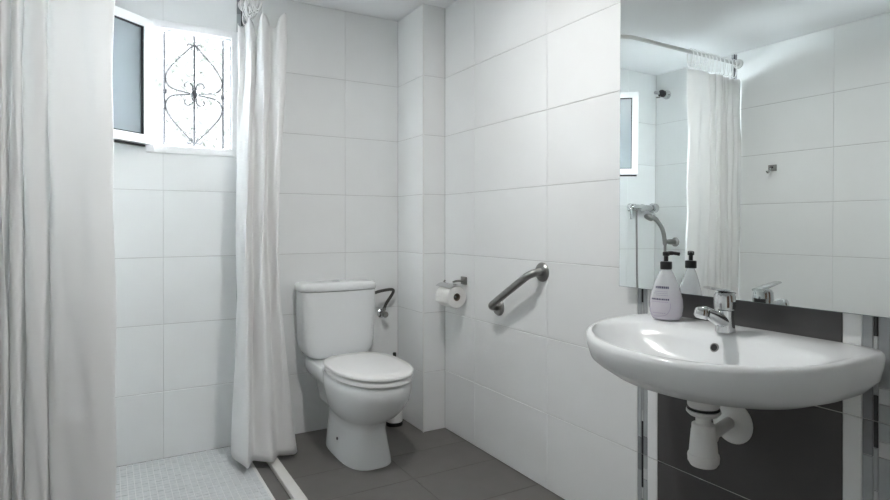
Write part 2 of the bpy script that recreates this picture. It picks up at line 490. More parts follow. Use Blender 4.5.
for a0, a1, z0, z1 in ((FWS, FWS + 0.008, sz0 + FWS, sz1 - FWS), (SW - FWS - 0.006, SW - FWS, sz0 + FWS, sz1 - FWS),
                       (FWS, SW - FWS, sz1 - FWS - 0.007, sz1 - FWS), (FWS, SW - FWS, sz0 + FWS, sz0 + FWS + 0.006)):
    sash_box(bm, a0, a1, -0.008, 0.008, z0, z1)
finish('pane_gasket', bm, M_BLACK, sash, smooth=False)
bm = bmesh.new(); sash_box(bm, FWS - 0.004, SW - FWS + 0.004, -0.004, 0.002, sz0 + FWS - 0.004, sz1 - FWS + 0.004)
finish('pane', bm, M_PANE, sash, smooth=False)
bm = bmesh.new(); sash_box(bm, 0.004, SW - 0.002, -0.034, -0.020, sz0 - 0.010, sz0 + 0.006)
finish('bottom_seal', bm, M_BLACK, sash, smooth=False)
bm = bmesh.new(); sash_box(bm, SW - 0.030, SW - 0.012, -0.040, -0.022, 1.72, 1.80)
finish('latch', bm, M_ALU, sash, smooth=False)

# wrought iron grille outside the window
GY = YB + 0.075
gcx = (w0 + w1) / 2 + 0.012
gr = thing('window_grille', (gcx, GY, wz0), 'wrought iron scroll grille outside the bright window', 'grille')
def gbar(name, pts, rad, seg=8):
    bm = bmesh.new(); tube(bm, pts, rad, seg); return finish(name, bm, M_IRON, gr)
zm = (wz0 + wz1) / 2 - 0.005
gbar('bar', [(gcx, GY, wz0), (gcx, GY, wz1)], 0.0048)
for s in (-1, 1): gbar('bar', [(gcx + s * 0.135, GY, wz0), (gcx + s * 0.135, GY, wz1)], 0.0048)
for s in (-1, 1):
    for t in (-1, 1):
        # long s-curve from the tip of the bar out to the side and back to the middle knot, ending in a curl
        p = [(0.004, 0.245), (0.030, 0.215), (0.075, 0.165), (0.112, 0.118), (0.130, 0.075), (0.124, 0.040), (0.098, 0.017), (0.055, 0.008), (0.020, 0.003)]
        pts = catmull([(gcx + s * a, GY, zm + t * b) for a, b in p], 34)
        gbar('scroll', pts, 0.0033, 6)
        curl = []
        for k in range(26):                        # inner curl by the knot
            u = k / 25; ang = -0.6 + u * 4.4; r = 0.030 * (1 - 0.72 * u)
            curl.append((gcx + s * (0.046 - r * math.cos(ang) * 0.95 - 0.012), GY, zm + t * (0.036 + r * math.sin(ang))))
        gbar('curl', curl, 0.0030, 6)
        tip = []
        for k in range(20):                        # tip curl at top and bottom
            u = k / 19; ang = -1.2 + u * 4.2; r = 0.020 * (1 - 0.7 * u)
            tip.append((gcx + s * (0.026 - r * math.cos(ang)), GY, zm + t * (0.236 + r * math.sin(ang))))
        gbar('tip_curl', tip, 0.0026, 6)
bm = bmesh.new(); bmesh.ops.create_icosphere(bm, subdivisions=2, radius=0.017, matrix=Matrix.Translation((gcx, GY, zm)) @ Matrix.Diagonal((0.9, 0.6, 1.3, 1)))
finish('knot', bm, M_IRON, gr)
for s in (-1, 1):
    bm = bmesh.new(); box(bm, gcx + s * 0.133 - 0.008, gcx + s * 0.133 + 0.008, GY - 0.007, GY + 0.007, zm - 0.010, zm + 0.010, 0.002)
    finish('collar', bm, M_IRON, gr)

# tree outside
tree = thing('garden_tree', (1.2, 6.2, 0), 'pale leafy tree outside the window', 'tree')
bm = bmesh.new(); tube(bm, [(1.2, 6.2, 0), (1.22, 6.2, 1.2), (1.15, 6.15, 2.2), (1.0, 6.1, 3.2)], [0.05, 0.035, 0.02, 0.01], 10)
finish('trunk', bm, M_BARK, tree)
for bpts in ([(1.18, 6.18, 1.7), (1.0, 6.1, 2.3), (0.9, 6.0, 2.9)], [(1.15, 6.15, 2.0), (1.5, 6.1, 2.6), (1.8, 6.1, 3.1)]):
    bm = bmesh.new(); tube(bm, bpts, [0.012, 0.008, 0.004], 8); finish('branch', bm, M_BARK, tree)
bm = bmesh.new(); rnd = random.Random(5)
for k in range(1500):
    th_, ph_, rr = rnd.uniform(0, 6.283), math.acos(rnd.uniform(-1, 1)), rnd.uniform(0.25, 1.0) ** 0.5
    c = Vector((1.1 + 0.75 * rr * math.sin(ph_) * math.cos(th_), 6.1 + 0.6 * rr * math.sin(ph_) * math.sin(th_), 2.45 + 0.95 * rr * math.cos(ph_)))
    d = Vector((rnd.uniform(-1, 1), rnd.uniform(-1, 1), rnd.uniform(-0.8, 0.3))).normalized(); a, b = frame_axes(d); L = rnd.uniform(0.05, 0.09)
    q = [c, c + d * L * 0.5 + a * L * 0.22, c + d * L, c + d * L * 0.5 - a * L * 0.22]
    bm.faces.new([bm.verts.new(v) for v in q])
tag(finish('foliage', bm, M_LEAF, tree, smooth=False), kind='stuff')

# ------------------------------------------------------------------ curtain rod
RODZ, RODX, RODY, RB = 2.216, 0.600, 2.372, 0.13
rod = thing('curtain_rod', (RODX, RODY, RODZ), 'white bent curtain rod running round the shower corner', 'rod')
pts = [(XL + 0.004, RODY, RODZ)]
for k in range(13):
    a = k / 12 * math.pi / 2
    pts.append((RODX - RB + RB * math.sin(a), RODY + RB - RB * math.cos(a), RODZ))
pts.append((RODX, YB - 0.004, RODZ))
bm = bmesh.new(); tube(bm, pts, 0.0115, 14); finish('tube', bm, mat('rod_white', (0.62, 0.62, 0.61), 0.35, noise=0.02), rod)
for o_, ax in (((XL, RODY, RODZ), (1, 0, 0)), ((RODX, YB, RODZ), (0, -1, 0))):
    bm = bmesh.new(); lathe(bm, [(0.032, 0.0), (0.032, 0.008), (0.020, 0.016), (0.016, 0.030), (0.0125, 0.030)], o_, ax, 24); finish('flange', bm, MATS['rod_white'], rod)

# ------------------------------------------------------------------ curtains
def ring_mesh():
    bm = bmesh.new(); n = 18
    tube(bm, [(0.0, 0.021 * math.sin(2 * math.pi * k / n), 0.060 * math.cos(2 * math.pi * k / n)) for k in range(n)], 0.0032, 6, closed=True)
    bmesh.ops.recalc_face_normals(bm, faces=bm.faces[:])
    me = bpy.data.meshes.new('ring'); bm.to_mesh(me); bm.free()
    me.polygons.foreach_set('use_smooth', [True] * len(me.polygons)); me.materials.append(M_PLASTIC)
    return me
RING = ring_mesh()

def curtain(root, top, mid, bot, ztop, zbot, nz=60, ns=110, sag=0.02, waves=8, hemmat=None, seed=1):
    rnd = random.Random(seed)
    def xy(path): return catmull([(a, b, 0) for a, b in path], ns)
    A, B, C = xy(top), xy(mid), xy(bot)
    bm = bmesh.new(); rows_ = []
    for i in range(nz + 1):
        f = i / nz
        r = []
        for s in range(ns):
            u = s / (ns - 1)
            zt = ztop(u); zb = zbot(u)
            if f < 0.5: g = f * 2; g = g * g * (3 - 2 * g); p = A[s].lerp(B[s], g)
            else: g = f * 2 - 1; g = g ** 1.6; p = B[s].lerp(C[s], g)
            wob = 0.004 * math.sin(f * 9 + s * 0.21 + seed) + 0.0025 * math.sin(f * 23 + s * 0.5)
            r.append((p.x + wob, p.y + wob * 0.6, zt + (zb - zt) * f))
        rows_.append(r)
    loft(bm, rows_, False, False, closed=False)
    o = finish('fabric', bm, M_CURTAIN, root, angle=180)
    sol = o.modifiers.new('thickness', 'SOLIDIFY'); sol.thickness = 0.0012
    return o

# drawn curtain on the left
LT = [(0.022, 2.398), (0.010, 2.376), (-0.030, 2.366), (-0.070, 2.370), (-0.110, 2.366), (-0.140, 2.372), (-0.150, 2.410), (-0.160, 2.372), (-0.185, 2.362), (-0.204, 2.372), (-0.212, 2.412), (-0.220, 2.368),
      (-0.236, 2.362), (-0.246, 2.412), (-0.254, 2.360), (-0.262, 2.358), (-0.272, 2.410), (-0.290, 2.368), (-0.312, 2.372), (-0.330, 2.410), (-0.350, 2.366), (-0.385, 2.410), (-0.410, 2.368), (-0.440, 2.405), (-0.4755, 2.400)]
LT = [(a * 1.10 - 0.005, b - 0.046) for a, b in LT]
lc = thing('shower_curtain', (-0.21, 2.39, 0.03), 'white curtain drawn across the shower at the left edge of the photo', 'curtain', 'shower curtains')
LM = [(a * 1.0, b + 0.004 * math.sin(k * 2.1)) for k, (a, b) in enumerate(LT)]
LB = [(a * 1.0 + 0.010 * (1 + a / 0.52), b + 0.012 * math.sin(k * 1.7) - 0.01) for k, (a, b) in enumerate(LT)]
curtain(lc, LT, LM, LB, lambda u: 2.098 - 0.010 * abs(math.sin(u * math.pi * 9)), lambda u: 0.045, ns=150, seed=2)
for k in range(12):
    u = (k + 0.5) / 12
    o = bpy.data.objects.new('ring', RING); COL.objects.link(o); o.parent = lc
    o.location = Vector((0.0 - u * 0.48, RODY - 0.012, RODZ - 0.045)) - Vector(lc.location); o.rotation_euler = (0, 0, random.uniform(-0.5, 0.5))

# gathered curtain by the toilet
rc = thing('shower_curtain', (0.63, 2.85, 0.03), 'white curtain gathered in a bundle beside the toilet', 'curtain', 'shower curtains')
RT = [(0.560, 2.990), (0.548, 2.930), (0.588, 2.950), (0.592, 2.870), (0.625, 2.900), (0.640, 2.810), (0.680, 2.850), (0.705, 2.770), (0.740, 2.780), (0.725, 2.890)]
RM = [(0.560, 2.930), (0.530, 2.870), (0.535, 2.800), (0.555, 2.750), (0.590, 2.820), (0.625, 2.750), (0.660, 2.820), (0.690, 2.760), (0.712, 2.830), (0.700, 2.940)]
RBm = [(0.560, 2.930), (0.515, 2.880), (0.498, 2.790), (0.528, 2.630), (0.575, 2.710), (0.640, 2.655), (0.690, 2.740), (0.760, 2.730), (0.785, 2.800), (0.735, 2.950)]
curtain(rc, RT, RM, RBm, lambda u: 2.085 + 0.035 * math.cos(u * math.pi * 7) * (0.4 + 0.6 * u), lambda u: 0.030 + 0.012 * math.sin(u * 5), seed=5)
for k in range(13):
    u = k / 12
    o = bpy.data.objects.new('ring', RING); COL.objects.link(o); o.parent = rc
    o.location = Vector((RODX + 0.012 * math.sin(k * 2.3), 2.74 + 0.27 * u, RODZ - 0.045 - random.uniform(0, 0.012))) - Vector(rc.location)
    o.rotation_euler = (random.uniform(-0.25, 0.25), random.uniform(-0.35, 0.35), R(90) + random.uniform(-0.9, 0.9))

# ------------------------------------------------------------------ toilet
TX = 1.058
toilet = thing('toilet', (TX, 2.70, 0), 'white close-coupled toilet with its lid down', 'toilet')
def oval(yc, a, bf, bb, z, n=44, ef=2.0, eb=2.0, cx=TX):
    pts = []
    for k in range(n):
        t = 2 * math.pi * k / n; c, s = math.cos(t), math.sin(t)
        if s < 0: e, b = ef, bf
        else: e, b = eb, bb
        pts.append((cx + a * sgnpow(c, 2 / e), yc + b * sgnpow(s, 2 / e), z))
    return pts
bm = bmesh.new()
prof = [(0.000, 2.655, 0.117, 0.225, 0.26, 2.9, 3.2), (0.030, 2.655, 0.113, 0.221, 0.26, 2.9, 3.2), (0.090, 2.655, 0.105, 0.208, 0.26, 2.7, 3.2),
        (0.150, 2.650, 0.098, 0.192, 0.265, 2.5, 3.0), (0.185, 2.640, 0.102, 0.186, 0.27, 2.4, 2.8), (0.205, 2.630, 0.116, 0.205, 0.27, 2.3, 2.6),
        (0.235, 2.610, 0.140, 0.245, 0.26, 2.2, 2.4), (0.275, 2.590, 0.158, 0.280, 0.25, 2.15, 2.3), (0.320, 2.575, 0.175, 0.306, 0.24, 2.1, 2.3),
        (0.365, 2.570, 0.183, 0.316, 0.24, 2.1, 2.4), (0.398, 2.570, 0.181, 0.315, 0.24, 2.1, 2.5), (0.410, 2.570, 0.174, 0.307, 0.235, 2.1, 2.5)]
loft(bm, [oval(yc, a, bf, bb, z, ef=ef, eb=eb) for z, yc, a, bf, bb, ef, eb in prof])
bowl = finish('bowl', bm, M_CERAMIC, toilet, angle=60)
bm = bmesh.new()
loft(bm, [oval(2.87, 0.095, 0.16, 0.155, 0.20, eb=5, ef=5), oval(2.87, 0.115, 0.165, 0.160, 0.30, eb=5, ef=5), oval(2.865, 0.160, 0.17, 0.168, 0.345, eb=6, ef=6),
          oval(2.865, 0.172, 0.172, 0.170, 0.375, eb=6, ef=6), oval(2.865, 0.170, 0.170, 0.170, 0.410, eb=6, ef=6), oval(2.865, 0.162, 0.162, 0.165, 0.4165, eb=6, ef=6)])
finish('tank_shelf', bm, M_CERAMIC, toilet, angle=60)
bm = bmesh.new()
tk = [(0.418, 0.112, 0.060, 0.070), (0.422, 0.142, 0.072, 0.078), (0.436, 0.168, 0.080, 0.082), (0.460, 0.185, 0.084, 0.083), (0.500, 0.194, 0.086, 0.083), (0.620, 0.199, 0.088, 0.083), (0.764, 0.202, 0.090, 0.083)]
loft(bm, [oval(2.950, a, bf, bb, z, n=64, ef=5.0, eb=7.0, cx=TX - 0.008) for z, a, bf, bb in tk])
tank = finish('tank', bm, M_CERAMIC, toilet, angle=60)
bm = bmesh.new()
tl = [(0.767, 0.205, 0.094, 0.085), (0.772, 0.208, 0.097, 0.087), (0.792, 0.208, 0.097, 0.087), (0.802, 0.202, 0.092, 0.083), (0.807, 0.186, 0.080, 0.072), (0.809, 0.118, 0.045, 0.04)]
loft(bm, [oval(2.950, a, bf, bb, z, n=64, ef=4.2, eb=7.0, cx=TX - 0.008) for z, a, bf, bb in tl])
tlid = finish('tank_lid', bm, M_CERAMIC, toilet, angle=60)
bm = bmesh.new(); lathe(bm, [(0.023, 0.806), (0.023, 0.813), (0.019, 0.816), (0.001, 0.817)], (TX - 0.012, 2.945, 0), seg=28)
finish('flush_button', bm, M_CHROME, tlid)
bm = bmesh.new()
LZ = 0.020
loft(bm, [oval(2.530, 0.172, 0.272, 0.245, LZ + 0.390, ef=2.1, eb=3.0), oval(2.530, 0.178, 0.280, 0.248, LZ + 0.395, ef=2.1, eb=3.0), oval(2.530, 0.178, 0.280, 0.248, LZ + 0.408, ef=2.1, eb=3.0), oval(2.530, 0.172, 0.274, 0.245, LZ + 0.414, ef=2.1, eb=3.0)])
finish('seat', bm, M_SEAT, toilet, angle=50)
bm = bmesh.new()
loft(bm, [oval(2.532, 0.174, 0.278, 0.252, LZ + 0.4195, ef=2.1, eb=3.0), oval(2.532, 0.181, 0.285, 0.258, LZ + 0.423, ef=2.1, eb=3.0), oval(2.532, 0.181, 0.285, 0.258, LZ + 0.431, ef=2.1, eb=3.0),
          oval(2.532, 0.176, 0.279, 0.253, LZ + 0.4365, ef=2.1, eb=3.0), oval(2.535, 0.136, 0.22, 0.20, LZ + 0.439, ef=2.1, eb=3.0), oval(2.54, 0.06, 0.09, 0.08, LZ + 0.440, ef=2.1, eb=3.0)])
finish('lid', bm, M_SEAT, toilet, angle=50)
for s in (-1, 1):
    bm = bmesh.new(); lathe(bm, [(0.012, -0.03), (0.012, 0.03)], (TX + s * 0.075, 2.772, 0.426), (1, 0, 0), 16); finish('hinge', bm, M_SEAT, toilet)
    bm = bmesh.new(); lathe(bm, [(0.0075, 0), (0.0075, 0.004), (0.003, 0.006)], (TX + s * 0.1055, 2.66, 0.085), (s, 0, 0), 14); finish('bolt_hole', bm, M_BLACK, toilet)

# water supply beside the tank
vx, vz = 1.352, 0.603
sup = thing('supply_valve', (vx, YB, vz), 'angle valve with braided hose on the wall beside the toilet tank', 'valve')
bm = bmesh.new(); lathe(bm, [(0.026, 0), (0.026, 0.004), (0.018, 0.010), (0.010, 0.012), (0.010, 0.045)], (vx, YB, vz), (0, -1, 0), 24)
finish('rosette', bm, M_CHROME, sup)
bm = bmesh.new(); lathe(bm, [(0.010, 0.040), (0.017, 0.043), (0.018, 0.062), (0.013, 0.070)], (vx, YB, vz), (0, -1, 0), 10); finish('knob', bm, M_STEEL, sup)
bm = bmesh.new(); lathe(bm, [(0.009, 0), (0.009, 0.022), (0.011, 0.023), (0.011, 0.036)], (vx, YB - 0.034, vz), (0.12, 0, 1), 12); finish('outlet', bm, M_STEEL, sup)
bm = bmesh.new(); tube(bm, catmull([(vx + 0.004, YB - 0.034, vz + 0.03), (vx + 0.016, YB - 0.036, vz + 0.06), (vx + 0.050, YB - 0.05, vz + 0.118), (vx + 0.036, YB - 0.065, vz + 0.140), (1.310, 2.965, 0.740), (1.2535, 2.955, 0.728)], 40), 0.0085, 10)
finish('hose', bm, M_HOSE, sup)

# toilet brush in the corner
bx_, by_ = 1.378, 2.925
tb = thing('toilet_brush', (bx_, by_, 0), 'white toilet brush in its holder behind the toilet', 'brush')
bm = bmesh.new(); lathe(bm, [(0.046, 0), (0.048, 0.004), (0.048, 0.018), (0.045, 0.020)], (bx_, by_, 0), seg=28); finish('base', bm, M_BLACK, tb)
bm = bmesh.new(); lathe(bm, [(0.044, 0.020), (0.046, 0.03), (0.046, 0.125), (0.042, 0.132), (0.012, 0.135)], (bx_, by_, 0), seg=28); finish('holder', bm, M_PLASTIC, tb)
bm = bmesh.new(); lathe(bm, [(0.007, 0.134), (0.006, 0.36)], (bx_, by_, 0), seg=12); finish('handle', bm, M_PLASTIC, tb)
bm = bmesh.new(); lathe(bm, [(0.009, 0.36), (0.010, 0.365), (0.010, 0.395), (0.007, 0.400)], (bx_, by_, 0), seg=14); finish('grip', bm, M_BLACK, tb)

# ------------------------------------------------------------------ toilet paper holder and roll
hy_, hz_ = 2.532, 0.815
hold = thing('paper_holder', (XR, hy_, hz_), 'chrome toilet paper holder with flap on the wall by the column', 'paper holder')
bm = bmesh.new(); box(bm, XR - 0.010, XR, hy_ - 0.024, hy_ + 0.024, hz_ - 0.014, hz_ + 0.026, 0.002); finish('wall_plate', bm, M_STEEL, hold)
bm = bmesh.new(); tube(bm, [(XR - 0.006, hy_ + 0.012, hz_ + 0.004), (XR - 0.045, hy_ + 0.012, hz_ + 0.004), (XR - 0.062, hy_ + 0.014, hz_ + 0.000)], 0.0055, 10); finish('hinge_arm', bm, M_STEEL, hold)
bm = bmesh.new()                                       # thin curved flap above the roll
ra = []
RXC, RZC, RR = XR - 0.068, hz_ - 0.072, 0.057
for yy in (2.490, 2.640):
    r = []
    for k in range(13):
        a = R(62 + k * 5.8); r.append((RXC + math.cos(a) * (RR + 0.008), yy, RZC + math.sin(a) * (RR + 0.008)))
    for k in range(12, -1, -1):
        a = R(62 + k * 5.8); r.append((RXC + math.cos(a) * (RR + 0.0065), yy, RZC + math.sin(a) * (RR + 0.0065)))
    ra.append(r)
loft(bm, ra); finish('flap', bm, M_CHROME, hold)
bm = bmesh.new(); tube(bm, catmull([(XR - 0.050, 2.645, hz_ + 0.002), (XR - 0.060, 2.650, hz_ - 0.02), (RXC, 2.642, RZC), (RXC, 2.61, RZC), (RXC, 2.51, RZC)], 24), 0.0045, 8); finish('roll_arm', bm, M_STEEL, hold)
roll = thing('toilet_roll', (RXC, 2.54, RZC - RR), 'white toilet roll hanging on the chrome holder', 'toilet roll')
bm = bmesh.new()
YR0, YR1 = 2.497, 2.618
lathe(bm, [(0.0195, 0), (RR - 0.004, 0), (RR, 0.004), (RR, YR1 - YR0 - 0.004), (RR - 0.004, YR1 - YR0), (0.0195, YR1 - YR0), (0.0195, 0)], (RXC, YR0, RZC), (0, 1, 0), 40, cap=False)
bmesh.ops.remove_doubles(bm, verts=bm.verts[:], dist=1e-5)
finish('paper', bm, M_PAPER, roll)
bm = bmesh.new(); lathe(bm, [(0.0195, 0.0005), (0.0185, 0.0005), (0.0185, YR1 - YR0 - 0.0005), (0.0195, YR1 - YR0 - 0.0005)], (RXC, YR0, RZC), (0, 1, 0), 28, cap=False); finish('core', bm, M_CARD, roll)
bm = bmesh.new()
sh = []
for k in range(8):
    sh.append([(RXC + RR * math.cos(R(180)) - 0.0005, YR0 + 0.002, RZC - k * 0.004), (RXC - RR - 0.0005, YR1 - 0.002, RZC - k * 0.004)])
loft(bm, sh, False, False, closed=False); o = finish('loose_sheet', bm, M_PAPER, roll); o.modifiers.new('t', 'SOLIDIFY').thickness = 0.0006

# ------------------------------------------------------------------ grab bar
g0 = Vector((XR, 1.912, 0.908)); g1 = Vector((XR, 2.228, 0.722)); so = 0.062
gb = thing('grab_bar', (XR, 2.07, 0.72), 'slanted brushed steel grab bar on the white tiled wall', 'grab bar')
ax = (g1 - g0).normalized(); out = Vector((-1, 0, 0)); rr = 0.045
pts = [g0 + out * 0.004, g0 + out * (so - rr)]
for k in range(1, 9):
    a = k / 8 * math.pi / 2; pts.append(g0 + out * (so - rr + rr * math.sin(a)) + ax * (rr - rr * math.cos(a)))
for k in range(0, 9):
    a = math.pi / 2 - k / 8 * math.pi / 2; pts.append(g1 + out * (so - rr + rr * math.sin(a)) - ax * (rr - rr * math.cos(a)))
pts.append(g1 + out * 0.004)
bm = bmesh.new(); tube(bm, pts, 0.0165, 18); finish('bar', bm, M_STEEL, gb, angle=60)
for g in (g0, g1):
    bm = bmesh.new(); lathe(bm, [(0.041, 0), (0.041, 0.006), (0.036, 0.012), (0.018, 0.013)], g, out, 32); finish('flange', bm, M_STEEL, gb)

# ------------------------------------------------------------------ mirror
MY0, MY1, MZ0, MZ1, TILT = 0.36, 1.456, 0.892, 2.03, R(0.40)
MOFF = 0.022
mir = thing('mirror', (XR, (MY0 + MY1) / 2, MZ0), 'large frameless wall mirror above the wash basin', 'mirror')
def mslab(name, d0, d1, m, inset=0.0):
    bm = bmesh.new(); hh = MZ1 - MZ0
    vs = []
    for z in (MZ0 + inset, MZ1 - inset):
        lean = (hh - (z - MZ0)) * math.tan(TILT)
        for y, d in ((MY0 + inset, d0), (MY1 - inset, d0), (MY1 - inset, d1), (MY0 + inset, d1)):
            vs.append(bm.verts.new((XR - d - lean, y, z)))
    for f in ((0, 1, 2, 3), (4, 5, 6, 7), (0, 1, 5, 4), (1, 2, 6, 5), (2, 3, 7, 6), (3, 0, 4, 7)): bm.faces.new([vs[i] for i in f])
    return finish(name, bm, m, mir, smooth=False)
mslab('glass_edge', MOFF, MOFF + 0.0045, M_MEDGE)
mslab('silvered_glass', MOFF + 0.0043, MOFF + 0.0050, M_MIRROR, 0.0012)
bm = bmesh.new(); box(bm, XR - MOFF - 0.0005, XR, MY0 + 0.10, MY1 - 0.10, MZ0 + 0.12, MZ1 - 0.06); finish('backing_board', bm, M_DIM, mir, smooth=False)

# ------------------------------------------------------------------ wash basin
SY, RIM = 0.988, 0.813
basin = thing('wash_basin', (XR, SY, 0.63), 'white wall hung ceramic wash basin below the mirror', 'wash basin')
XW = XR - 0.001
def D(xf, a, z, cx=1.40, xb=XW, ef=2.3, eb=4.5, n=96, dz=None, cy=SY):
    pts = []
    for k in range(n):
        t = 2 * math.pi * k / n; c, s = math.cos(t), math.sin(t)
        if s < 0: x_ = cx + (cx - xf) * sgnpow(s, 2 / ef); y_ = cy + a * sgnpow(c, 2 / ef)
        else: x_ = cx + (xb - cx) * sgnpow(s, 2 / eb); y_ = cy + a * sgnpow(c, 2 / eb)
        pts.append((x_, y_, z + (dz(x_) if dz else 0)))
    return pts
slope = lambda x_: -0.018 * max(0.0, (1.42 - x_)) / 0.33           # the rim falls a little to the front
bm = bmesh.new()
rings = [D(1.34, 0.050, 0.666, cx=1.395, xb=1.45, ef=2, eb=2), D(1.29, 0.110, 0.668, cx=1.40, xb=1.50, ef=2, eb=2.2), D(1.225, 0.188, 0.676, xb=1.56, ef=2.1, eb=2.8),
         D(1.172, 0.264, 0.693, xb=1.585, ef=2.1, eb=4.5), D(1.138, 0.316, 0.716, ef=2.05, eb=6), D(1.116, 0.340, 0.746, ef=2.0, eb=8, dz=slope), D(1.104, 0.348, 0.778, ef=2.0, eb=8, dz=slope),
         D(1.100, 0.351, RIM - 0.014, ef=2.0, eb=8, dz=slope), D(1.103, 0.349, RIM - 0.004, ef=2.0, eb=8, dz=slope), D(1.110, 0.343, RIM, ef=2.0, eb=8, dz=slope),
         D(1.119, 0.334, RIM + 0.001, xb=1.572, ef=2.0, eb=7, dz=slope), D(1.128, 0.318, RIM - 0.003, cx=1.36, xb=1.462, ef=2.1, eb=2.5, dz=slope),
         D(1.138, 0.304, RIM - 0.012, cx=1.34, xb=1.446, ef=2.1, eb=2.4, dz=slope), D(1.158, 0.278, RIM - 0.038, cx=1.33, xb=1.430, ef=2.1, eb=2.4, dz=slope),
         D(1.190, 0.235, RIM - 0.072, cx=1.33, xb=1.414, ef=2.1, eb=2.3), D(1.240, 0.160, RIM - 0.098, cx=1.33, xb=1.392, ef=2, eb=2.2),
         D(1.290, 0.070, RIM - 0.108, cx=1.33, xb=1.372, ef=2, eb=2), D(1.312, 0.025, RIM - 0.110, cx=1.332, xb=1.354, ef=2, eb=2)]
loft(bm, rings)
bas = finish('bowl', bm, M_CERAMIC, basin, angle=80)
bm = bmesh.new(); lathe(bm, [(0.023, 0), (0.023, 0.003), (0.016, 0.004)], (1.333, SY, RIM - 0.1105), (0, 0, 1), 24); finish('drain', bm, M_CHROME, basin)
# overflow hole on the back slope of the bowl
ovc = Vector((1.4285, SY + 0.008, RIM - 0.040)); ovn = Vector((-0.96, 0, 0.28)).normalized()
bm = bmesh.new(); lathe(bm, [(0.0125, -0.004), (0.0125, 0.0015), (0.0095, 0.0018)], ovc, ovn, 22); ovo = finish('overflow', bm, M_STEEL, basin)
bm = bmesh.new(); lathe(bm, [(0.0095, 0.000), (0.0092, 0.0022)], ovc, ovn, 22); finish('overflow_hole', bm, M_DIM, ovo)
# ------------------------------------------------------------------ bottle trap
tx_, ty_, tz_ = 1.365, SY - 0.004, 0.012
trap = thing('bottle_trap', (tx_, ty_, 0.46), 'white plastic bottle trap under the wash basin', 'drain trap')
def tpart(name, prof, m=M_PLASTIC, origin=(tx_, ty_, tz_), axis=(0, 0, 1), seg=32, parent=trap):
    bm = bmesh.new(); lathe(bm, prof, origin, axis, seg); return finish(name, bm, m, parent)
tpart('tailpiece', [(0.040, 0.650), (0.040, 0.618), (0.037, 0.613), (0.024, 0.612)])
tpart('seal_ring', [(0.0395, 0.612), (0.041, 0.610), (0.041, 0.6075), (0.0395, 0.606)], M_BLACK)
tpart('locknut', [(0.022, 0.588), (0.035, 0.592), (0.043, 0.600), (0.043, 0.6055), (0.028, 0.606)])
tpart('neck', [(0.0195, 0.592), (0.0195, 0.560)])
tpart('bottle', [(0.023, 0.571), (0.029, 0.568), (0.030, 0.553), (0.031, 0.551), (0.036, 0.492), (0.037, 0.490)])
tpart('cup', [(0.0385, 0.490), (0.040, 0.484), (0.039, 0.470), (0.033, 0.460), (0.018, 0.455), (0.002, 0.454)])
oa = Vector((XR - tx_, 0.068, -0.006)); on = oa.normalized()
tpart('outlet_nut', [(0.018, 0.026), (0.023, 0.028), (0.023, 0.050), (0.019, 0.052)], origin=(tx_, ty_, 0.537), axis=on)
tpart('outlet_pipe', [(0.0165, 0.048), (0.0165, oa.length)], origin=(tx_, ty_, 0.537), axis=on)
tpart('wall_rosette', [(0.063, 0), (0.063, 0.004), (0.053, 0.016), (0.030, 0.026), (0.018, 0.027)], origin=(XR, ty_ + 0.066, 0.528), axis=(-1, 0, 0))

# ------------------------------------------------------------------ mixer tap on the basin
fx, fy, fz = 1.470, SY + 0.004, RIM + 0.0005
tap = thing('basin_tap', (fx, fy, fz), 'chrome single lever tap on the wash basin', 'tap')
bm = bmesh.new()
rings = []
for z, rx, ry_, dx in ((0, 0.027, 0.026, 0), (0.004, 0.027, 0.026, 0), (0.02, 0.0245, 0.0245, -0.001), (0.045, 0.0235, 0.0235, -0.003), (0.060, 0.0245, 0.0245, -0.003)):
    rings.append([(fx + dx + rx * math.cos(2 * math.pi * k / 32), fy + ry_ * math.sin(2 * math.pi * k / 32), fz + z) for k in range(32)])
loft(bm, rings); finish('body', bm, M_CHROME, tap)
bm = bmesh.new()                                     # spout rising forward with a flattened section
path = catmull([(fx + 0.004, fy, fz + 0.022), (fx - 0.028, fy, fz + 0.036), (fx - 0.062, fy, fz + 0.052), (fx - 0.090, fy, fz + 0.062), (fx - 0.102, fy, fz + 0.062)], 18)
rings = []
for k, p in enumerate(path):
    u = k / 17; w = 0.022 - 0.008 * u; h = 0.020 - 0.008 * u
    d = (path[min(k + 1, 17)] - path[max(k - 1, 0)]).normalized(); up = Vector((0, 1, 0)).cross(d).normalized() * -1
    rings.append([p + Vector((0, 1, 0)) * w * math.cos(2 * math.pi * q / 24) + up * h * math.sin(2 * math.pi * q / 24) for q in range(24)])
loft(bm, rings); finish('spout', bm, M_CHROME, tap)
bm = bmesh.new(); lathe(bm, [(0.012, 0), (0.0185, 0.004), (0.020, 0.012), (0.0195, 0.022), (0.014, 0.028)], (fx - 0.095, fy, fz + 0.072), (-0.35, 0, -1), 24); aer = finish('aerator', bm, M_CHROME, tap)
bm = bmesh.new(); lathe(bm, [(0.0235, 0.060), (0.0275, 0.064), (0.0285, 0.080), (0.0275, 0.100), (0.0225, 0.108), (0.010, 0.111)], (fx - 0.003, fy, fz), seg=32); finish('cartridge_cap', bm, M_CHROME, tap)
bm = bmesh.new()
rings = []
for u in [k / 10 for k in range(11)]:
    x_ = fx + 0.020 - 0.098 * u; z_ = fz + 0.106 + 0.020 * u ** 0.8; w = 0.019 * (1 - 0.35 * u) ; h = 0.0055 - 0.002 * u
    rings.append([(x_, fy + w * sgnpow(math.cos(2 * math.pi * q / 20), 0.7), z_ + h * sgnpow(math.sin(2 * math.pi * q / 20), 0.8)) for q in range(20)])
loft(bm, rings); finish('lever', bm, M_CHROME, tap)

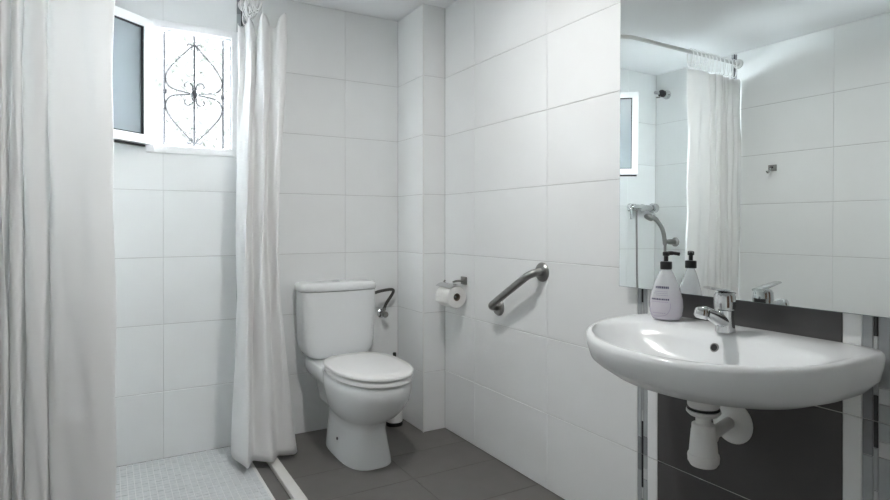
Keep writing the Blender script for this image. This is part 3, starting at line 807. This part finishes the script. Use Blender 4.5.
# ------------------------------------------------------------------ soap bottle
bx, by, bz = 1.498, 1.210, RIM + 0.0008
bot = thing('soap_dispenser', (bx, by, bz), 'lavender hand soap bottle with a black pump on the basin', 'soap bottle')
def bprof(sc=1.0, z0=0.0, z1=1.0):
    P = [(0.000, 0.030), (0.004, 0.040), (0.015, 0.0465), (0.040, 0.050), (0.062, 0.0485), (0.085, 0.0435), (0.110, 0.0355), (0.132, 0.0270), (0.148, 0.0195), (0.156, 0.0150), (0.160, 0.0140)]
    return P
def oval_ring(r, z, n=40):
    f = facing
    side = Vector((-f.y, f.x, 0))
    return [Vector((bx, by, bz + z)) + side * r * math.cos(2 * math.pi * k / n) + f * r * 0.70 * math.sin(2 * math.pi * k / n) for k in range(n)]
facing = Vector((-0.86, -0.51, 0)).normalized()
def bradius(z):
    P = bprof()
    for (z0, r0), (z1, r1) in zip(P[:-1], P[1:]):
        if z0 <= z <= z1: return r0 + (r1 - r0) * (z - z0) / (z1 - z0)
    return P[-1][1]
bm = bmesh.new(); loft(bm, [oval_ring(r, z) for z, r in bprof()]); finish('bottle_body', bm, M_BOTTLE, bot, angle=60)
bm = bmesh.new(); loft(bm, [oval_ring(max(r - 0.002, 0.01), z + (0.002 if z == 0 else 0)) for z, r in bprof() if z <= 0.066]); finish('liquid', bm, M_LIQUID, bot, angle=60)
bm = bmesh.new(); lathe(bm, [(0.0165, 0.156), (0.0175, 0.158), (0.0175, 0.178), (0.016, 0.180), (0.007, 0.181)], (bx, by, bz), seg=28); finish('pump_collar', bm, M_BLACK, bot)
bm = bmesh.new(); lathe(bm, [(0.0065, 0.180), (0.0065, 0.197), (0.010, 0.198), (0.010, 0.209), (0.006, 0.211)], (bx, by, bz), seg=20)
pd = Vector((0.80, -0.60, 0)).normalized()
tube(bm, catmull([Vector((bx, by, bz + 0.205)), Vector((bx, by, bz + 0.206)) + pd * 0.02, Vector((bx, by, bz + 0.203)) + pd * 0.040], 10), [0.0065] * 5 + [0.0055] * 5, 12)
finish('pump_head', bm, M_BLACK, bot)
# printing on the bottle: small raised print blocks lying on its front
side = Vector((-facing.y, facing.x, 0))
def on_bottle(a, z, lift=0.0006):
    r = bradius(z) + lift
    return Vector((bx, by, bz + z)) + side * (-r * math.sin(a)) + facing * (r * 0.70 * math.cos(a))
def print_line(name, z, h, a0, a1, word, m, n=None):
    bm = bmesh.new(); rnd = random.Random(word); a = a0
    while a < a1:
        da = rnd.uniform(0.06, 0.13) if word else (a1 - a0)
        b_ = min(a + da, a1)
        steps = max(1, int((b_ - a) / 0.08))
        for s in range(steps):
            q0 = a + (b_ - a) * s / steps; q1 = a + (b_ - a) * (s + 1) / steps
            bm.faces.new([bm.verts.new(on_bottle(q0, z)), bm.verts.new(on_bottle(q1, z)), bm.verts.new(on_bottle(q1, z + h)), bm.verts.new(on_bottle(q0, z + h))])
        a = b_ + (0.025 if word else 1)
    return finish(name, bm, m, bot, smooth=False)
LA = 0.50
print_line('label_print', 0.0980, 0.0070, -0.80 + LA, 0.30 + LA, 5, M_PRINT)
print_line('label_print', 0.0880, 0.0016, -0.70 + LA, 0.25 + LA, 6, M_PRINT2)
print_line('label_print', 0.0825, 0.0016, -0.70 + LA, 0.35 + LA, 7, M_PRINT2)
print_line('label_print', 0.0770, 0.0016, -0.70 + LA, 0.10 + LA, 8, M_PRINT2)
print_line('label_print', 0.0630, 0.0050, -0.78 + LA, 0.45 + LA, 9, M_PRINT)
print_line('label_print', 0.0570, 0.0015, -0.72 + LA, 0.30 + LA, 10, M_PRINT2)
print_line('label_print', 0.0225, 0.0018, -0.55 + LA, 0.35 + LA, 12, M_PRINT2)
bm = bmesh.new()
fr = [(-0.85, 0.055), (-0.84, 0.040), (-0.70, 0.024), (-0.45, 0.016), (0.0, 0.013), (0.40, 0.016), (0.62, 0.026), (0.72, 0.042), (0.73, 0.058)]
tube(bm, [on_bottle(a + LA, z, 0.0003) for a, z in [(p.x, p.y) for p in catmull([(a, z, 0) for a, z in fr], 40)]], 0.0007, 5); finish('label_outline', bm, M_PRINT2, bot)

# ------------------------------------------------------------------ shower fittings (seen in the mirror)
mz = 1.262
mx = thing('shower_mixer', (-0.32, YB, mz), 'chrome bar shower mixer on the shower back wall', 'shower mixer')
MYC = YB - 0.062
bm = bmesh.new(); lathe(bm, [(0.022, 0), (0.022, 0.20)], (-0.42, MYC, mz), (1, 0, 0), 24); finish('bar', bm, M_CHROME, mx)
for q, rad in ((-0.44, 0.036), (-0.22, 0.026)):
    bm = bmesh.new(); lathe(bm, [(rad * 0.8, -0.024), (rad, -0.018), (rad, 0.018), (rad * 0.8, 0.024)], (q, MYC, mz), (1, 0, 0), 28); finish('knob', bm, M_CHROME, mx)
for q in (-0.385, -0.255):
    bm = bmesh.new(); lathe(bm, [(0.032, 0), (0.032, 0.005), (0.014, 0.014), (0.012, 0.060)], (q, YB, mz), (0, -1, 0), 24); finish('wall_union', bm, M_CHROME, mx)
bm = bmesh.new(); tube(bm, catmull([(-0.195, MYC, mz + 0.015), (-0.175, MYC - 0.02, mz + 0.005), (-0.165, MYC - 0.03, mz - 0.05), (-0.165, MYC - 0.03, mz - 0.09)], 16), 0.008, 10); finish('lever', bm, M_CHROME, mx)
bm = bmesh.new()
tube(bm, catmull([(-0.255, MYC, mz - 0.018), (-0.255, MYC - 0.005, mz - 0.25), (-0.26, MYC - 0.02, 0.60), (-0.31, MYC - 0.06, 0.38), (-0.38, MYC - 0.10, 0.45), (-0.425, 2.88, 0.65), (-0.415, 2.86, 0.915)], 60), 0.0072, 10)
finish('hose', bm, M_STEEL, mx)
hb = thing('hand_shower', (-0.42, 2.86, 0.92), 'chrome hand shower resting in its wall bracket', 'hand shower')
bm = bmesh.new(); lathe(bm, [(0.034, 0), (0.034, 0.006), (0.022, 0.016), (0.020, 0.075), (0.016, 0.085), (0.016, 0.120)], (XL, 2.86, 1.01), (1, 0, 0.03), 24); finish('bracket', bm, M_STEEL, hb)
bm = bmesh.new(); tube(bm, catmull([(-0.415, 2.86, 0.92), (-0.415, 2.862, 1.01), (-0.405, 2.875, 1.10), (-0.375, 2.90, 1.165), (-0.345, 2.92, 1.195)], 24), [0.010] * 5 + [0.0155] * 13 + [0.018] * 6, 14); finish('handle', bm, M_STEEL, hb)
bm = bmesh.new(); lathe(bm, [(0.015, -0.022), (0.034, -0.006), (0.036, 0.008), (0.033, 0.014)], (-0.325, 2.93, 1.192), (0.55, 0.15, -0.8), 24); finish('spray_head', bm, M_STEEL, hb)
wv = thing('wall_valve', (XL, 2.945, 2.10), 'chrome shower outlet with black collar high on the shower wall', 'valve')
o_ = (XL, 2.945, 2.12)
bm = bmesh.new(); lathe(bm, [(0.034, 0), (0.034, 0.010), (0.022, 0.020), (0.018, 0.055)], o_, (1, 0, 0), 24); finish('rosette', bm, M_CHROME, wv)
bm = bmesh.new(); lathe(bm, [(0.020, 0.050), (0.027, 0.054), (0.027, 0.078), (0.020, 0.082)], o_, (1, -0.1, 0), 24); finish('collar', bm, M_BLACK, wv)
bm = bmesh.new(); lathe(bm, [(0.012, 0.08), (0.012, 0.135)], o_, (1, 0, 0), 16); finish('nozzle', bm, M_CHROME, wv)
bm = bmesh.new(); tube(bm, [(XL + 0.07, 2.945, 2.10), (XL + 0.11, 2.93, 2.085), (XL + 0.145, 2.925, 2.078)], 0.005, 8); finish('lever', bm, M_STEEL, wv)

# hook on the left wall, seen in the mirror
kh = thing('wall_hook', (XL, 2.135, 1.47), 'small chrome robe hook on the tiled wall, seen in the mirror', 'hook')
bm = bmesh.new(); box(bm, XL, XL + 0.008, 2.110, 2.162, 1.478, 1.518, 0.002); finish('plate', bm, M_STEEL, kh)
bm = bmesh.new(); tube(bm, catmull([(XL + 0.006, 2.136, 1.500), (XL + 0.030, 2.136, 1.488), (XL + 0.042, 2.14, 1.466), (XL + 0.052, 2.145, 1.478)], 14), 0.006, 8); finish('prong', bm, M_CHROME, kh)
bm = bmesh.new(); box(bm, XL + 0.008, XL + 0.016, 2.128, 2.146, 1.498, 1.506, 0.001); finish('screw_cover', bm, M_BLACK, kh)
